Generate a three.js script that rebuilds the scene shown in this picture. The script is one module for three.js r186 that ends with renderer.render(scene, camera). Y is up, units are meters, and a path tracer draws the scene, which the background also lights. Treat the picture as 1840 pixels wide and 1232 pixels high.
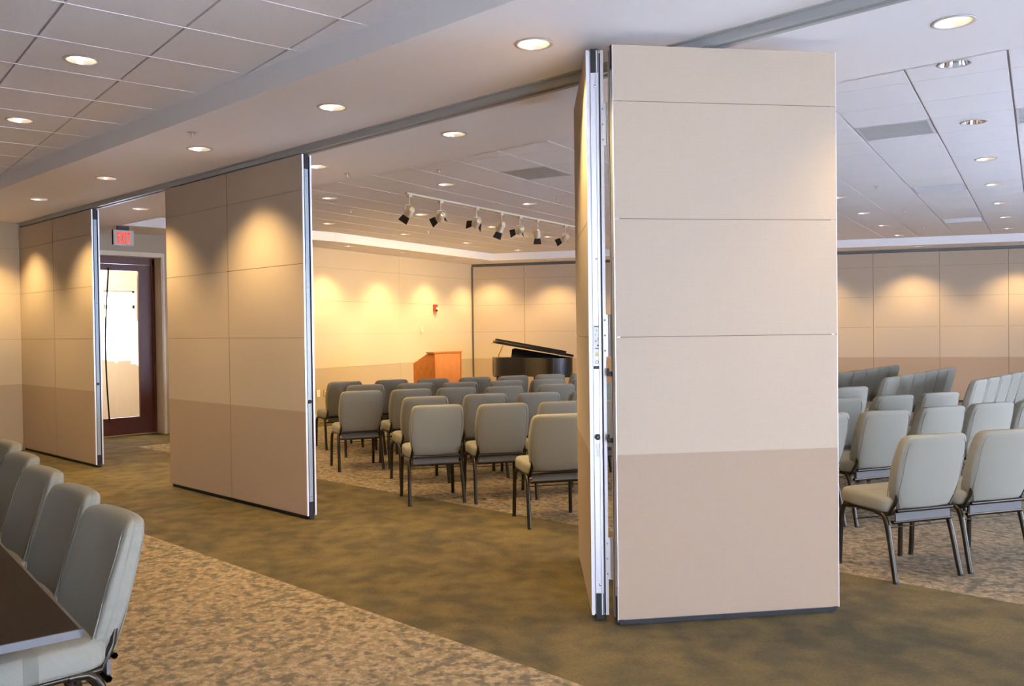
import * as THREE from 'three';
import { mergeGeometries } from 'three/addons/utils/BufferGeometryUtils.js';
import { RoundedBoxGeometry } from 'three/addons/geometries/RoundedBoxGeometry.js';
import { FontLoader } from 'three/addons/loaders/FontLoader.js';
import { TextGeometry } from 'three/addons/geometries/TextGeometry.js';

// ---------------------------------------------------------------- camera, sky, exposure
// x runs along the partition track (to the right), -z leads into the far hall, units are metres
const scene = new THREE.Scene();
const camera = new THREE.PerspectiveCamera(2 * Math.atan(616 / 1572.45) * 180 / Math.PI, 1840 / 1232, 0.05, 200);
camera.position.set(6.128, 1.537, 4.023);
camera.rotation.order = 'YXZ';
camera.rotation.set(-0.0153, 0.7573, -0.0126);
scene.add(camera);
scene.background = new THREE.Color().setRGB(20.5, 23.5, 32.0);   // even bright overcast light outside the windows of this upper floor
const renderer = new THREE.WebGLRenderer({ antialias: true });
renderer.toneMapping = THREE.LinearToneMapping;
renderer.toneMappingExposure = 1.1;
renderer.shadowMap.enabled = true;

const LAMP = new THREE.Color().setRGB(1, 0.685, 0.30);
const CD = 14.0;            // candela of one recessed downlight

// ---------------------------------------------------------------- helpers
let seed = 7;
const rnd = () => { seed = (seed * 1664525 + 1013904223) >>> 0; return seed / 4294967296; };
const taken = {};
function numbered(name) { const n = taken[name] = (taken[name] ?? -1) + 1; return n ? `${name}_${String(n).padStart(3, '0')}` : name; }
function mesh(name, geo, mat, parent) {
  const m = new THREE.Mesh(geo, mat); m.name = name; m.castShadow = m.receiveShadow = true; parent.add(m); return m;
}
function tag(o, label, category, group) { o.userData = { label, category }; if (group) o.userData.group = group; return o; }
function thing(name, label, category, [x, y, z] = [0, 0, 0], turn = 0, group) {
  const g = new THREE.Group(); g.name = numbered(name); g.position.set(x, y, z); g.rotation.y = turn; scene.add(g);
  return tag(g, label, category, group);
}
function copyOf(root, label, [x, y, z], turn = 0, group) {
  const c = root.clone(); c.name = numbered(root.name.replace(/_\d{3}$/, '')); c.position.set(x, y, z); c.rotation.set(0, turn, 0); scene.add(c);
  return tag(c, label, root.userData.category, group ?? root.userData.group);
}
function structure(name, geo, mat) { const m = mesh(name, geo, mat, scene); m.userData.kind = 'structure'; return m; }
// box with uv in metres, placed by its centre
function box(w, h, d, x = 0, y = 0, z = 0) {
  const g = new THREE.BoxGeometry(w, h, d), p = g.attributes.position, n = g.attributes.normal, uv = g.attributes.uv;
  for (let i = 0; i < p.count; i++) {
    const X = p.getX(i), Y = p.getY(i), Z = p.getZ(i);
    if (Math.abs(n.getX(i)) > 0.5) uv.setXY(i, Z, Y); else if (Math.abs(n.getY(i)) > 0.5) uv.setXY(i, X, Z); else uv.setXY(i, X, Y);
  }
  return g.translate(x, y, z);
}
const span = (x0, x1, y0, y1, z0, z1) => {
  const g = box(x1 - x0, y1 - y0, z1 - z0, (x0 + x1) / 2, (y0 + y1) / 2, (z0 + z1) / 2), uv = g.attributes.uv, n = g.attributes.normal, p = g.attributes.position;
  for (let i = 0; i < p.count; i++) if (Math.abs(n.getX(i)) > 0.5) uv.setXY(i, p.getZ(i), p.getY(i)); else if (Math.abs(n.getY(i)) > 0.5) uv.setXY(i, p.getX(i), p.getZ(i)); else uv.setXY(i, p.getX(i), p.getY(i));
  return g;
};
const cyl = (r0, r1, h, seg = 12, x = 0, y = 0, z = 0) => new THREE.CylinderGeometry(r0, r1, h, seg).translate(x, y, z);
const tube = (pts, r, seg = 12, rad = 6) => new THREE.TubeGeometry(new THREE.CatmullRomCurve3(pts.map((p) => new THREE.Vector3(...p)), false, 'centripetal'), seg, r, rad);
const polyline = (pts, r) => { const c = new THREE.CurvePath(); for (let i = 1; i < pts.length; i++) c.add(new THREE.LineCurve3(new THREE.Vector3(...pts[i - 1]), new THREE.Vector3(...pts[i]))); return new THREE.TubeGeometry(c, (pts.length - 1) * 2, r, 6); };
const join = (...g) => mergeGeometries(g.map((a) => { const b = a.index ? a.toNonIndexed() : a; for (const k of Object.keys(b.attributes)) if (!['position', 'normal', 'uv'].includes(k)) b.deleteAttribute(k); return b; }));
// horizontal plate from a plan outline [[x, z], ...] with round holes [[x, z, r], ...]
function plate(pts, y, thick, holes = []) {
  const s = new THREE.Shape(pts.map(([x, z]) => new THREE.Vector2(x, -z)));
  for (const [x, z, r] of holes) { const h = new THREE.Path(); h.absarc(x, -z, r, 0, Math.PI * 2, true); s.holes.push(h); }
  return new THREE.ExtrudeGeometry(s, { depth: thick, bevelEnabled: false, curveSegments: 16 }).rotateX(-Math.PI / 2).translate(0, y, 0);
}
// closed skin through rounded-rectangle rings {y, w, d, z, n}: half width, half depth, centre, squareness
function loft(rings, seg = 28) {
  const pos = [], idx = [], uv = [];
  for (const { y, w, d, z = 0, n = 4 } of rings) for (let i = 0; i < seg; i++) {
    const a = (i / seg) * Math.PI * 2, c = Math.cos(a), s = Math.sin(a), k = Math.pow(Math.pow(Math.abs(c), n) + Math.pow(Math.abs(s), n), -1 / n);
    pos.push(w * c * k, y, z + d * s * k); uv.push(w * c * k + (s > 0 ? 1 : 0), y + d * s * k);
  }
  const R = rings.length;
  for (let r = 0; r < R - 1; r++) for (let i = 0; i < seg; i++) {
    const a = r * seg + i, b = r * seg + (i + 1) % seg, c = a + seg, e = b + seg; idx.push(a, c, b, b, c, e);
  }
  for (const [r, flip] of [[0, 1], [R - 1, 0]]) {
    const q = rings[r], m = pos.length / 3; pos.push(0, q.y, q.z ?? 0); uv.push(0, q.y);
    for (let i = 0; i < seg; i++) { const a = r * seg + i, b = r * seg + (i + 1) % seg; flip ? idx.push(m, a, b) : idx.push(m, b, a); }
  }
  const g = new THREE.BufferGeometry();
  g.setAttribute('position', new THREE.Float32BufferAttribute(pos, 3)); g.setAttribute('uv', new THREE.Float32BufferAttribute(uv, 2)); g.setIndex(idx); g.computeVertexNormals();
  return g;
}
const ORD = ['first', 'second', 'third', 'fourth', 'fifth', 'sixth', 'seventh', 'eighth', 'ninth', 'tenth', 'eleventh'];

// ---------------------------------------------------------------- textures
// periodic value noise on an n x n lattice
function lattice(n, s) { let q = s * 2654435761 >>> 0; const a = new Float32Array(n * n); for (let i = 0; i < a.length; i++) { q = (q * 1664525 + 1013904223) >>> 0; a[i] = q / 4294967296; } return (u, v) => { u = ((u % 1) + 1) % 1 * n; v = ((v % 1) + 1) % 1 * n; const i = Math.floor(u), j = Math.floor(v), f = u - i, g = v - j, e = f * f * (3 - 2 * f), h = g * g * (3 - 2 * g), i1 = (i + 1) % n, j1 = (j + 1) % n, i0 = i % n, j0 = j % n; return (a[j0 * n + i0] * (1 - e) + a[j0 * n + i1] * e) * (1 - h) + (a[j1 * n + i0] * (1 - e) + a[j1 * n + i1] * e) * h; }; }
function texture(size, fn, metres, colour = true) {
  const data = new Uint8Array(size * size * 4);
  for (let j = 0; j < size; j++) for (let i = 0; i < size; i++) {
    const c = fn(i / size, j / size), k = (j * size + i) * 4;
    for (let m = 0; m < 3; m++) { const x = Math.min(1, Math.max(0, Array.isArray(c) ? c[m] : c)); data[k + m] = 255 * (colour ? (x <= 0.0031308 ? 12.92 * x : 1.055 * x ** (1 / 2.4) - 0.055) : x); }
    data[k + 3] = 255;
  }
  const t = new THREE.DataTexture(data, size, size); t.wrapS = t.wrapT = THREE.RepeatWrapping; t.magFilter = THREE.LinearFilter; t.minFilter = THREE.LinearMipmapLinearFilter; t.generateMipmaps = true;
  if (colour) t.colorSpace = THREE.SRGBColorSpace;
  t.repeat.set(1 / metres, 1 / metres); t.needsUpdate = true; return t;
}
const mixc = (a, b, k) => a.map((x, i) => x + (b[i] - x) * Math.min(1, Math.max(0, k)));
const N = { a: lattice(6, 3), b: lattice(16, 5), c: lattice(48, 9), d: lattice(150, 11), e: lattice(400, 13), f: lattice(11, 17), g: lattice(30, 21) };
// plain olive aisle carpet: soft blotches and fine pile
const aisleMap = texture(1024, (u, v) => {
  const k = 0.30 * N.b(u, v) + 0.42 * N.g(u + 0.13, v) + 0.28 * N.c(u, v);
  return mixc([0.060, 0.046, 0.014], [0.120, 0.086, 0.024], (k - 0.28) * 2.2).map((x) => x * (0.80 + 0.40 * N.e(u, v)));
}, 3.2);
// patterned carpet: tan ground, pale specks and soft grey-green clusters a hand's breadth apart
const step = (a, b, x) => { const t = Math.min(1, Math.max(0, (x - a) / (b - a))); return t * t * (3 - 2 * t); };
const M1 = lattice(38, 31), M2 = lattice(90, 33), M3 = lattice(64, 35);
const fieldMap = texture(1024, (u, v) => {
  const cl = 0.58 * M1(u, v) + 0.30 * M2(u, v) + 0.12 * N.d(u, v), pale = 0.7 * M3(u + 0.3, v) + 0.3 * N.d(u, v + 0.2);
  let c = mixc([0.205, 0.150, 0.083], [0.315, 0.238, 0.142], step(0.35, 0.75, pale));
  c = mixc(c, [0.085, 0.075, 0.047], step(0.46, 0.74, cl) * 0.8);
  return c.map((x) => x * (0.76 + 0.48 * N.e(u, v)));
}, 1.45);
const pileBump = texture(512, (u, v) => 0.5 * N.e(u, v) + 0.5 * N.d(u, v), 0.35, false);
const weave = texture(512, (u, v) => { const k = 0.9 + 0.1 * (0.5 * N.d(u, v) + 0.5 * N.e(u, v)) + 0.025 * Math.sin(u * 2 * Math.PI * 60) + 0.025 * Math.sin(v * 2 * Math.PI * 60); return [k, k, k]; }, 0.5);
const weaveBump = texture(512, (u, v) => 0.5 + 0.2 * Math.sin(u * 2 * Math.PI * 60) * Math.sin(v * 2 * Math.PI * 60) + 0.3 * (N.e(u, v) - 0.5), 0.4, false);
const tileBump = texture(512, (u, v) => 0.6 * N.e(u, v) + 0.4 * N.d(u, v), 0.6, false);
const tileMap = texture(512, (u, v) => { const k = 0.93 + 0.07 * N.e(u, v); return [k, k, k]; }, 0.6);
const oakMap = texture(512, (u, v) => { const w = N.b(u * 6, v * 0.4) * 0.5 + N.d(u * 2, v * 0.15) * 0.5; return mixc([0.50, 0.155, 0.028], [0.72, 0.27, 0.055], w); }, 0.9);
const walnutMap = texture(512, (u, v) => { const w = N.d(u * 0.2, v * 2) * 0.6 + N.c(u * 0.25, v * 3) * 0.4; return mixc([0.006, 0.003, 0.002], [0.024, 0.012, 0.006], w); }, 1.1);
const mahoganyMap = texture(512, (u, v) => { const w = N.d(u * 2, v * 0.2) * 0.6 + N.c(u * 3, v * 0.25) * 0.4; return mixc([0.085, 0.016, 0.006], [0.15, 0.032, 0.012], w); }, 0.8);

// ---------------------------------------------------------------- materials
const rgb = (r, g, b) => new THREE.Color().setRGB(r, g, b);
const std = (c, o = {}) => new THREE.MeshStandardMaterial({ color: c, roughness: 0.85, ...o });
const M = {
  panel: std(rgb(0.50, 0.405, 0.295), { map: weave, bumpMap: weaveBump, bumpScale: 0.0006 }),
  dado: std(rgb(0.405, 0.296, 0.20), { map: weave, bumpMap: weaveBump, bumpScale: 0.0006 }),
  wall: std(rgb(0.62, 0.515, 0.35), { map: weave, bumpMap: weaveBump, bumpScale: 0.0004 }),
  wallDado: std(rgb(0.47, 0.375, 0.25), { map: weave, bumpMap: weaveBump, bumpScale: 0.0004 }),
  paint: std(rgb(0.46, 0.40, 0.30)), backing: std(rgb(0.34, 0.28, 0.20)), groove: std(rgb(0.20, 0.155, 0.105)),
  soffit: std(rgb(0.87, 0.86, 0.86)), fascia: std(rgb(0.86, 0.86, 0.86)), tile: std(rgb(0.88, 0.88, 0.89), { map: tileMap, bumpMap: tileBump, bumpScale: 0.0012 }),
  grid: std(rgb(0.72, 0.72, 0.72), { roughness: 0.6 }), slab: std(rgb(0.35, 0.35, 0.35)),
  field: std(0xffffff, { map: fieldMap, bumpMap: pileBump, bumpScale: 0.004, roughness: 1 }),
  aisle: std(0xffffff, { map: aisleMap, bumpMap: pileBump, bumpScale: 0.004, roughness: 1 }),
  alu: std(rgb(0.78, 0.80, 0.83), { metalness: 0.85, roughness: 0.42 }), aluDark: std(rgb(0.33, 0.40, 0.43), { metalness: 0.3, roughness: 0.45 }), aluLight: std(rgb(0.83, 0.84, 0.86), { metalness: 0.35, roughness: 0.4 }),
  rubber: std(rgb(0.012, 0.013, 0.015), { roughness: 0.6 }), trackDark: std(rgb(0.10, 0.11, 0.10), { metalness: 0.3, roughness: 0.5 }), trackSteel: std(rgb(0.46, 0.48, 0.47), { metalness: 0.3, roughness: 0.5 }),
  fabric: std(rgb(0.264, 0.254, 0.204), { map: weave, bumpMap: weaveBump, bumpScale: 0.001, roughness: 1 }), piping: std(rgb(0.21, 0.20, 0.165), { roughness: 1 }),
  bronze: std(rgb(0.045, 0.038, 0.028), { metalness: 0.75, roughness: 0.3 }), skirt: std(rgb(0.12, 0.118, 0.11), { roughness: 0.7 }),
  black: std(rgb(0.012, 0.011, 0.010), { roughness: 0.45 }),
  lacquer: new THREE.MeshPhysicalMaterial({ color: rgb(0.006, 0.006, 0.007), roughness: 0.4, clearcoat: 0.35, clearcoatRoughness: 0.15 }),
  ebony: new THREE.MeshPhysicalMaterial({ color: rgb(0.008, 0.008, 0.009), roughness: 0.7, specularIntensity: 0.4 }),
  brass: std(rgb(0.72, 0.48, 0.18), { metalness: 1, roughness: 0.3 }), gold: std(rgb(0.55, 0.36, 0.12), { metalness: 1, roughness: 0.35 }), ivory: std(rgb(0.8, 0.77, 0.68), { roughness: 0.3 }),
  oak: std(0xffffff, { map: oakMap, roughness: 0.45 }), oakEdge: std(rgb(0.46, 0.15, 0.03), { roughness: 0.5 }), walnut: new THREE.MeshPhysicalMaterial({ map: walnutMap, roughness: 0.5, specularIntensity: 0.3 }), tableEdge: std(rgb(0.11, 0.11, 0.11), { roughness: 0.4 }),
  mahogany: std(0xffffff, { map: mahoganyMap, roughness: 0.4 }), casing: std(rgb(0.80, 0.73, 0.60)), white: std(rgb(0.80, 0.79, 0.76), { roughness: 0.5 }), tan: std(rgb(0.40, 0.30, 0.16)),
  ring: std(rgb(0.62, 0.60, 0.56), { roughness: 0.4 }), chrome: std(rgb(0.80, 0.82, 0.84), { metalness: 1, roughness: 0.12 }), reflector: std(rgb(0.85, 0.78, 0.66), { metalness: 0.6, roughness: 0.35 }),
  lens: std(rgb(0.9, 0.85, 0.75), { emissive: rgb(1, 0.86, 0.66), emissiveIntensity: 2.2 }),
  vent: std(rgb(0.72, 0.74, 0.75), { roughness: 0.6, metalness: 0.2 }),
  headWhite: std(rgb(0.78, 0.70, 0.52), { roughness: 0.4 }), flap: std(rgb(0.01, 0.009, 0.008), { roughness: 0.7 }),
  exitFace: std(rgb(0.55, 0.55, 0.53), { roughness: 0.5 }), exitRed: std(rgb(0.85, 0.05, 0.02), { emissive: rgb(1, 0.06, 0.025), emissiveIntensity: 1.0 }),
  alarm: std(rgb(0.60, 0.03, 0.02), { roughness: 0.4 }), glass: new THREE.MeshPhysicalMaterial({ color: 0xffffff, transmission: 1, roughness: 0, thickness: 0, ior: 1.45 }),
  paper: std(rgb(0.82, 0.82, 0.80)), ink: std(rgb(0.10, 0.10, 0.11)), yellow: std(rgb(0.75, 0.62, 0.20)), hall: std(rgb(0.75, 0.64, 0.48)),
};

// ---------------------------------------------------------------- plan of the two halls
const S = 3.045, T = 3.195;                                   // undersides of the soffits and of the tile ceilings
const J = [0.03, 0.884, 1.491, 2.0975, 2.698, 2.985];         // heights of the joints in the fabric panels
const LXN = -6.775, LX = -7.03, KINK = [-7.0, -4.6], CORNER = [-8.4, -10.04], WX = 9.5, BACKZ = 7.5;
const BP = new THREE.Vector2(10.09, -5.1).normalize();        // run of the closed partition at the end of the far hall
const backZ = (x) => CORNER[1] + (x - CORNER[0]) * BP.y / BP.x;
const FARZ = backZ(WX);

// floor
const floor = structure('floor', span(-11.2, WX + 0.3, -0.2, -0.014, FARZ - 1, BACKZ + 0.3), M.slab);
const carpet = (pts, mat, name) => { const g = plate(pts, -0.014, 0.014); mesh(name, g, mat, floor); };
const LB = [[-5.82, -1.13], [-5.85, -4.4], [-7.1, -9.1]];     // the olive border also runs along the left wall
carpet([[-6.9, 1.1], [WX, 1.1], [WX, BACKZ], [-6.9, BACKZ]], M.field, 'carpet_field');
carpet([[-5.82, -1.13], [5, -1.34], [WX, -1.42], [WX, FARZ + 1.2], [-7.1, -9.3], [-5.85, -4.4]], M.field, 'carpet_field');
carpet([[-11, 1.1], [WX, 1.1], [WX, -1.42], [5, -1.34], [-5.82, -1.13], [-11, -1.13]], M.aisle, 'carpet_aisle');
carpet([[-11, -1.13], [-5.82, -1.13], [-5.85, -4.4], [-7.1, -9.3], [WX, FARZ + 1.2], [WX, FARZ - 0.8], [-8.6, -10.5], [-11, -10.5]], M.aisle, 'carpet_aisle');

// left wall: panelled near hall, door bay, then the long panelled wall of the far hall
const PANEL_GAP = 0.003;
function panelled(host, x0, z0, x1, z1, thick, upper, lower, widths) {     // fabric panels on a wall line, facing the hall on its right side
  const dx = x1 - x0, dz = z1 - z0, len = Math.hypot(dx, dz), ux = dx / len, uz = dz / len, turn = Math.atan2(-uz, ux);
  const count = Math.max(1, Math.round(len / widths)), w = len / count, geos = J.slice(0, 5).map((y0, k) => { const y1 = k === 4 ? S : J[k + 1]; return box(w - PANEL_GAP, y1 - y0 - PANEL_GAP, thick, 0, (y0 + y1) / 2, 0); });
  geos[0] = box(w - PANEL_GAP, J[1] - 0.10 - PANEL_GAP, thick, 0, (J[1] + 0.10) / 2, 0);
  for (let i = 0; i < count; i++) for (let k = 0; k < 5; k++) {
    const m = mesh('wall_panel', geos[k], k ? upper : lower, host); m.position.set(x0 + ux * w * (i + 0.5), 0, z0 + uz * w * (i + 0.5)); m.rotation.y = turn;
  }
}
const wallBoxLine = (x0, z0, x1, z1, t, y0, y1, out) => {               // a wall slab along a line, its inner face on the line, thickness to the given side
  const len = Math.hypot(x1 - x0, z1 - z0), g = box(len, y1 - y0, t, 0, (y0 + y1) / 2, out * t / 2);
  return g.rotateY(Math.atan2(-(z1 - z0), x1 - x0)).translate((x0 + x1) / 2, 0, (z0 + z1) / 2);
};
const DOOR_Z0 = -1.06, DOOR_Z1 = -2.08, DOOR_TOP = 2.72;
const wallLeft = structure('wall_left', span(LX - 0.3, LXN + 0.006, 0, S + 0.4, -0.04, BACKZ + 0.2), M.backing);
panelled(wallLeft, LXN, BACKZ, LXN, -0.03, 0.02, M.wall, M.wallDado, 1.22);
const wallDoor = structure('wall_left_door', join(
  span(LX - 0.3, LX, 0, S + 0.4, DOOR_Z0, -0.04), span(LX - 0.3, LX, DOOR_TOP, S + 0.4, DOOR_Z1, DOOR_Z0), span(LX - 0.3, LX, 0, S + 0.4, KINK[1], DOOR_Z1)), M.paint);
wallDoor.name = 'wall_entry';
const wallFarLeft = structure('wall_far_left', wallBoxLine(CORNER[0] - 0.1, CORNER[1] - 0.3, KINK[0] - 0.014, KINK[1], 0.3, 0, S + 0.4, 1), M.backing);
// inner face must look at +x: shift the slab outwards
wallFarLeft.geometry.translate(-0.297, 0, -0.07);
panelled(wallFarLeft, KINK[0], KINK[1] + 0.05, CORNER[0], CORNER[1], 0.02, M.wall, M.wallDado, 2.44);
const base = (name, x0, z0, x1, z1) => structure(name, wallBoxLine(x0, z0, x1, z1, 0.02, 0, 0.095, 1), M.paint);
base('baseboard_left', LXN + 0.008, BACKZ, LXN + 0.008, 0.02);
base('baseboard_far_left', KINK[0] + 0.004, KINK[1] + 0.05, CORNER[0] + 0.004, CORNER[1]);
// jamb post where the track meets the left wall
structure('trim_1', span(LX, LXN + 0.004, 0, S, -0.10, -0.04), M.wall);
// walls that close the halls: behind the camera, behind the far partition, and the window wall
structure('wall_back', span(LX - 0.3, WX + 0.3, 0, S + 0.4, BACKZ, BACKZ + 0.25), M.wall);
structure('wall_far', wallBoxLine(CORNER[0] - 0.5, backZ(CORNER[0] - 0.5) - 0.35, WX + 0.3, backZ(WX + 0.3) - 0.35, 0.25, 0, S + 0.4, -1), M.wall);
const BAYS = []; for (const [z0, z1, n] of [[-10.6, -2.9, 4], [0.9, 5.1, 2]]) for (let i = 0; i < n; i++) BAYS.push([z0 + (z1 - z0) * i / n + 0.16, z0 + (z1 - z0) * (i + 1) / n - 0.16]);
{ // solid lengths of the window wall between the bays
  const solid = []; let from = FARZ - 0.8; for (const [p, q] of BAYS) { solid.push(span(WX, WX + 0.25, 0, S + 0.4, from, p), span(WX, WX + 0.25, 0, 0.12, p, q), span(WX, WX + 0.25, 2.05, S + 0.4, p, q)); from = q; }
  solid.push(span(WX, WX + 0.25, 0, S + 0.4, from, BACKZ + 0.2)); structure('wall_right', join(...solid), M.wall);
}
BAYS.forEach(([a, b], i) => {
  const fr2 = 0.05, m = (a + b) / 2;
  const w = structure('window_' + (i + 1), join(span(WX + 0.08, WX + 0.14, 0.12, 0.17, a, b), span(WX + 0.08, WX + 0.14, 2.0, 2.05, a, b), span(WX + 0.08, WX + 0.14, 0.17, 2.0, a, a + fr2), span(WX + 0.08, WX + 0.14, 0.17, 2.0, b - fr2, b), span(WX + 0.08, WX + 0.14, 0.17, 2.0, m - 0.025, m + 0.025)), M.alu);
  for (const [p, q] of [[a + fr2, m - 0.025], [m + 0.025, b - fr2]]) mesh('pane', new THREE.PlaneGeometry(q - p, 1.83).rotateY(Math.PI / 2).translate(WX + 0.11, 1.085, (p + q) / 2), M.glass, w);
});
// ---------------------------------------------------------------- ceilings
const ceilingFar = structure('ceiling', span(-11.2, WX + 0.3, S + 0.36, S + 0.5, FARZ - 1, BACKZ + 0.3), M.slab);
const ceilingNear = new THREE.Group(); ceilingNear.name = 'ceiling_001'; ceilingNear.userData.kind = 'structure'; scene.add(ceilingNear);
const HOLE = 0.088;
// far grid: u across, v away from the track; near grid: e along the track, n away from it
const A1 = Math.atan(0.218), U = [Math.cos(A1), -Math.sin(A1)], V = [-Math.sin(A1), -Math.cos(A1)];
const farXZ = (u, v) => [u * U[0] + v * V[0], u * U[1] + v * V[1]];
const PU = 0.59, PV = 0.63, U0 = 4.378, V0 = 2.92 - PV / 2;       // a grid line and a joint of the far ceiling
const A2 = Math.atan(0.129), E1 = [Math.cos(A2), Math.sin(A2)], E2 = [-Math.sin(A2), Math.cos(A2)];
const nearXZ = (e, n) => [e * E1[0] + n * E2[0], e * E1[1] + n * E2[1]];
const PE = 0.625, PN = 0.60, E0 = 1.166, N0 = 1.542;

const soffitEdgeFar = (x) => -1.05 - 0.05 * Math.max(0, x - 0);   // inner edge of the soffit on the far side of the track
const offsetLeft = 0.95, offsetBack = 0.93;
const wl = new THREE.Vector2(CORNER[0] - KINK[0], CORNER[1] - KINK[1]).normalize();
const leftEdge = (z) => KINK[0] + (z - KINK[1]) * wl.x / wl.y + offsetLeft / Math.abs(wl.y);
const backEdge = (x) => backZ(x) + offsetBack / BP.x;
// inner corner of the left and back soffits
let ic = [-7, -9]; for (let i = 0; i < 30; i++) { ic[0] = leftEdge(ic[1]); ic[1] = backEdge(ic[0]); }
const inner = [[LX + offsetLeft, soffitEdgeFar(-6)], [WX, soffitEdgeFar(WX)], [WX, backEdge(WX)], ic, [leftEdge(KINK[1]), KINK[1]]];
inner[0][0] = LX + offsetLeft; inner[4][0] = LX + offsetLeft;

const nearRow = [-6.17, -4.332, -2.503, -0.638, 1.213, 3.031].map((x) => [x, 0.55]);
const farRow = [[-4.347, -0.59], [-2.5, -0.59], [-0.642, -0.585], [1.178, -0.594], [3.0, -0.62], [4.727, -0.70], [6.6, -0.75]];
const leftRow = [[-6.47, -3.45], [-6.55, -5.25], [-6.90, -6.80], [-7.31, -8.34], [-7.69, -9.76]];
const backRow = []; for (let k = -1; k <= 4; k++) backRow.push([0.239 - k * 1.83 * BP.x + 0.0, -13.66 - k * 1.83 * BP.y + 0.02]);
const sprSoffit = [[-0.129, 0.87], [-3.9, 0.87], [-0.62, -0.86]];
const hole = (a, r = HOLE) => a.map(([x, z]) => [x, z, r]);
const soffitParts = [
  ['soffit', plate([[LX, -0.01], [WX, -0.01], [WX, soffitEdgeFar(WX)], [LX, soffitEdgeFar(-6)]].reverse(), S, 0.02, hole(farRow)), ceilingFar],
  ['soffit', plate([[LX - 0.05, soffitEdgeFar(-6)], inner[0], inner[4], ic, [CORNER[0] - 0.1, CORNER[1] + 0.05], [KINK[0] - 0.05, KINK[1]]], S, 0.02, hole(leftRow.slice(0, 4))), ceilingFar],
  ['soffit', plate([ic, inner[2], [WX, FARZ - 0.4], [CORNER[0] - 0.6, backZ(CORNER[0] - 0.6) - 0.4], [CORNER[0] - 0.1, CORNER[1] + 0.05]].reverse(), S, 0.02, hole(backRow.concat([leftRow[4]]).filter(([x]) => x > -7.6))), ceilingFar],
  ['soffit', plate([[LX, 1.0535], [WX, 1.0535], [WX, -0.11], [LX, -0.11]], S, 0.02, hole(nearRow)), ceilingNear],
];
for (const [n, g, host] of soffitParts) mesh(n, g, M.soffit, host);
const fasciaLine = (a, b, host, t = 0.016) => mesh('fascia', wallBoxLine(a[0], a[1], b[0], b[1], t, S, T + 0.03, 1), M.fascia, host);
fasciaLine([WX, 1.07], [LX, 1.07], ceilingNear);
for (let i = 0; i < 5; i++) if (i !== 1) fasciaLine(inner[(i + 1) % 5], inner[i], ceilingFar);

// tiles: those in view are single pieces, the rest of each ceiling one joined part
const toCam = (x, z) => { const a = Math.atan2(-(x - 6.128), -(z - 4.023)); return Math.abs(a - 0.7573); };
const insidePoly = (x, z, P) => { let c = false; for (let i = 0, j = P.length - 1; i < P.length; j = i++) if ((P[i][1] > z) !== (P[j][1] > z) && x < (P[j][0] - P[i][0]) * (z - P[i][1]) / (P[j][1] - P[i][1]) + P[i][0]) c = !c; return c; };
const cell = (o, p, k) => o + p * (k + 0.5);
const SLOT = 0.014, BUTT = 0.005;
function tileGeo(w, d, withHole) {
  const g = plate([[-w / 2, -d / 2], [-w / 2, d / 2], [w / 2, d / 2], [w / 2, -d / 2]], 0, 0.016, withHole ? [[0, 0, HOLE]] : []);
  return g;
}
const tFar = tileGeo(PU - SLOT, PV - BUTT), tFarHole = tileGeo(PU - SLOT, PV - BUTT, true), tNear = tileGeo(PE - BUTT, PN - SLOT), tNearHole = tileGeo(PE - BUTT, PN - SLOT, true);
const key = (a, b) => Math.round(a) + ',' + Math.round(b);
// recessed downlights sit in every third tile of every third row
const farLamps = [], farHoles = {}, farVents = {};
const col = [0, -3, -6, -9, -12, -15], row = [-3, 0, 3, 6, 9, 12, 15];
for (const i of col) for (const j of row) {
  const [x, z] = farXZ(cell(U0, PU, i), cell(V0, PV, j));
  if (insidePoly(x, z, inner) && toCam(x, z) < 0.60 && z < -1.5) { farLamps.push({ x, z, i, j, off: i === 0 && (j === -3 || j === 0) }); farHoles[key(i, j)] = true; }
}
for (const [i, j] of [[-1, 0], [-1, 6], [-1, 12], [1, 0], [-7, 0], [-7, 6]]) farVents[key(i, j)] = [i, j];
const restFar = [], restNear = [];
for (let i = -18; i < 14; i++) for (let j = -5; j < 26; j++) {
  const [x, z] = farXZ(cell(U0, PU, i), cell(V0, PV, j));
  let near = false; for (const [du, dv] of [[0, 0], [0.3, 0.3], [-0.3, 0.3], [0.3, -0.3], [-0.3, -0.3]]) { const [a, b] = farXZ(cell(U0, PU, i) + du, cell(V0, PV, j) + dv); if (insidePoly(a, b, inner)) near = true; }
  if (!near || farVents[key(i, j)]) continue;
  const h = farHoles[key(i, j)], g = h ? tFarHole : tFar;
  if (toCam(x, z) < 0.56 && Math.hypot(x - 6.13, z - 4.02) < 16.2) { const m = mesh('ceiling_tile', g, M.tile, ceilingFar); m.position.set(x, T, z); m.rotation.y = A1; } else restFar.push(g.clone().rotateY(A1).translate(x, T, z));
}
for (let i = -18; i < 16; i++) for (let j = -2; j < 12; j++) {
  const [x, z] = nearXZ(cell(E0, PE, i), cell(N0, PN, j));
  if (x < LX - 0.3 || x > WX + 0.3 || z < 0.75 || z > BACKZ + 0.3) continue;
  const h = j === 0 && ((i + 1) % 3 === 0) && i >= -10 && i <= 5; const g = h ? tNearHole : tNear;
  if (toCam(x, z) < 0.62 && Math.hypot(x - 6.13, z - 4.02) > 2.4) { const m = mesh('ceiling_tile', g, M.tile, ceilingNear); m.position.set(x, T, z); m.rotation.y = -A2; } else restNear.push(g.clone().rotateY(-A2).translate(x, T, z));
}
for (const [list, host] of [[restFar, ceilingFar], [restNear, ceilingNear]]) mesh('ceiling_tile_field', join(...list), M.tile, host).userData.kind = 'stuff';
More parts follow.
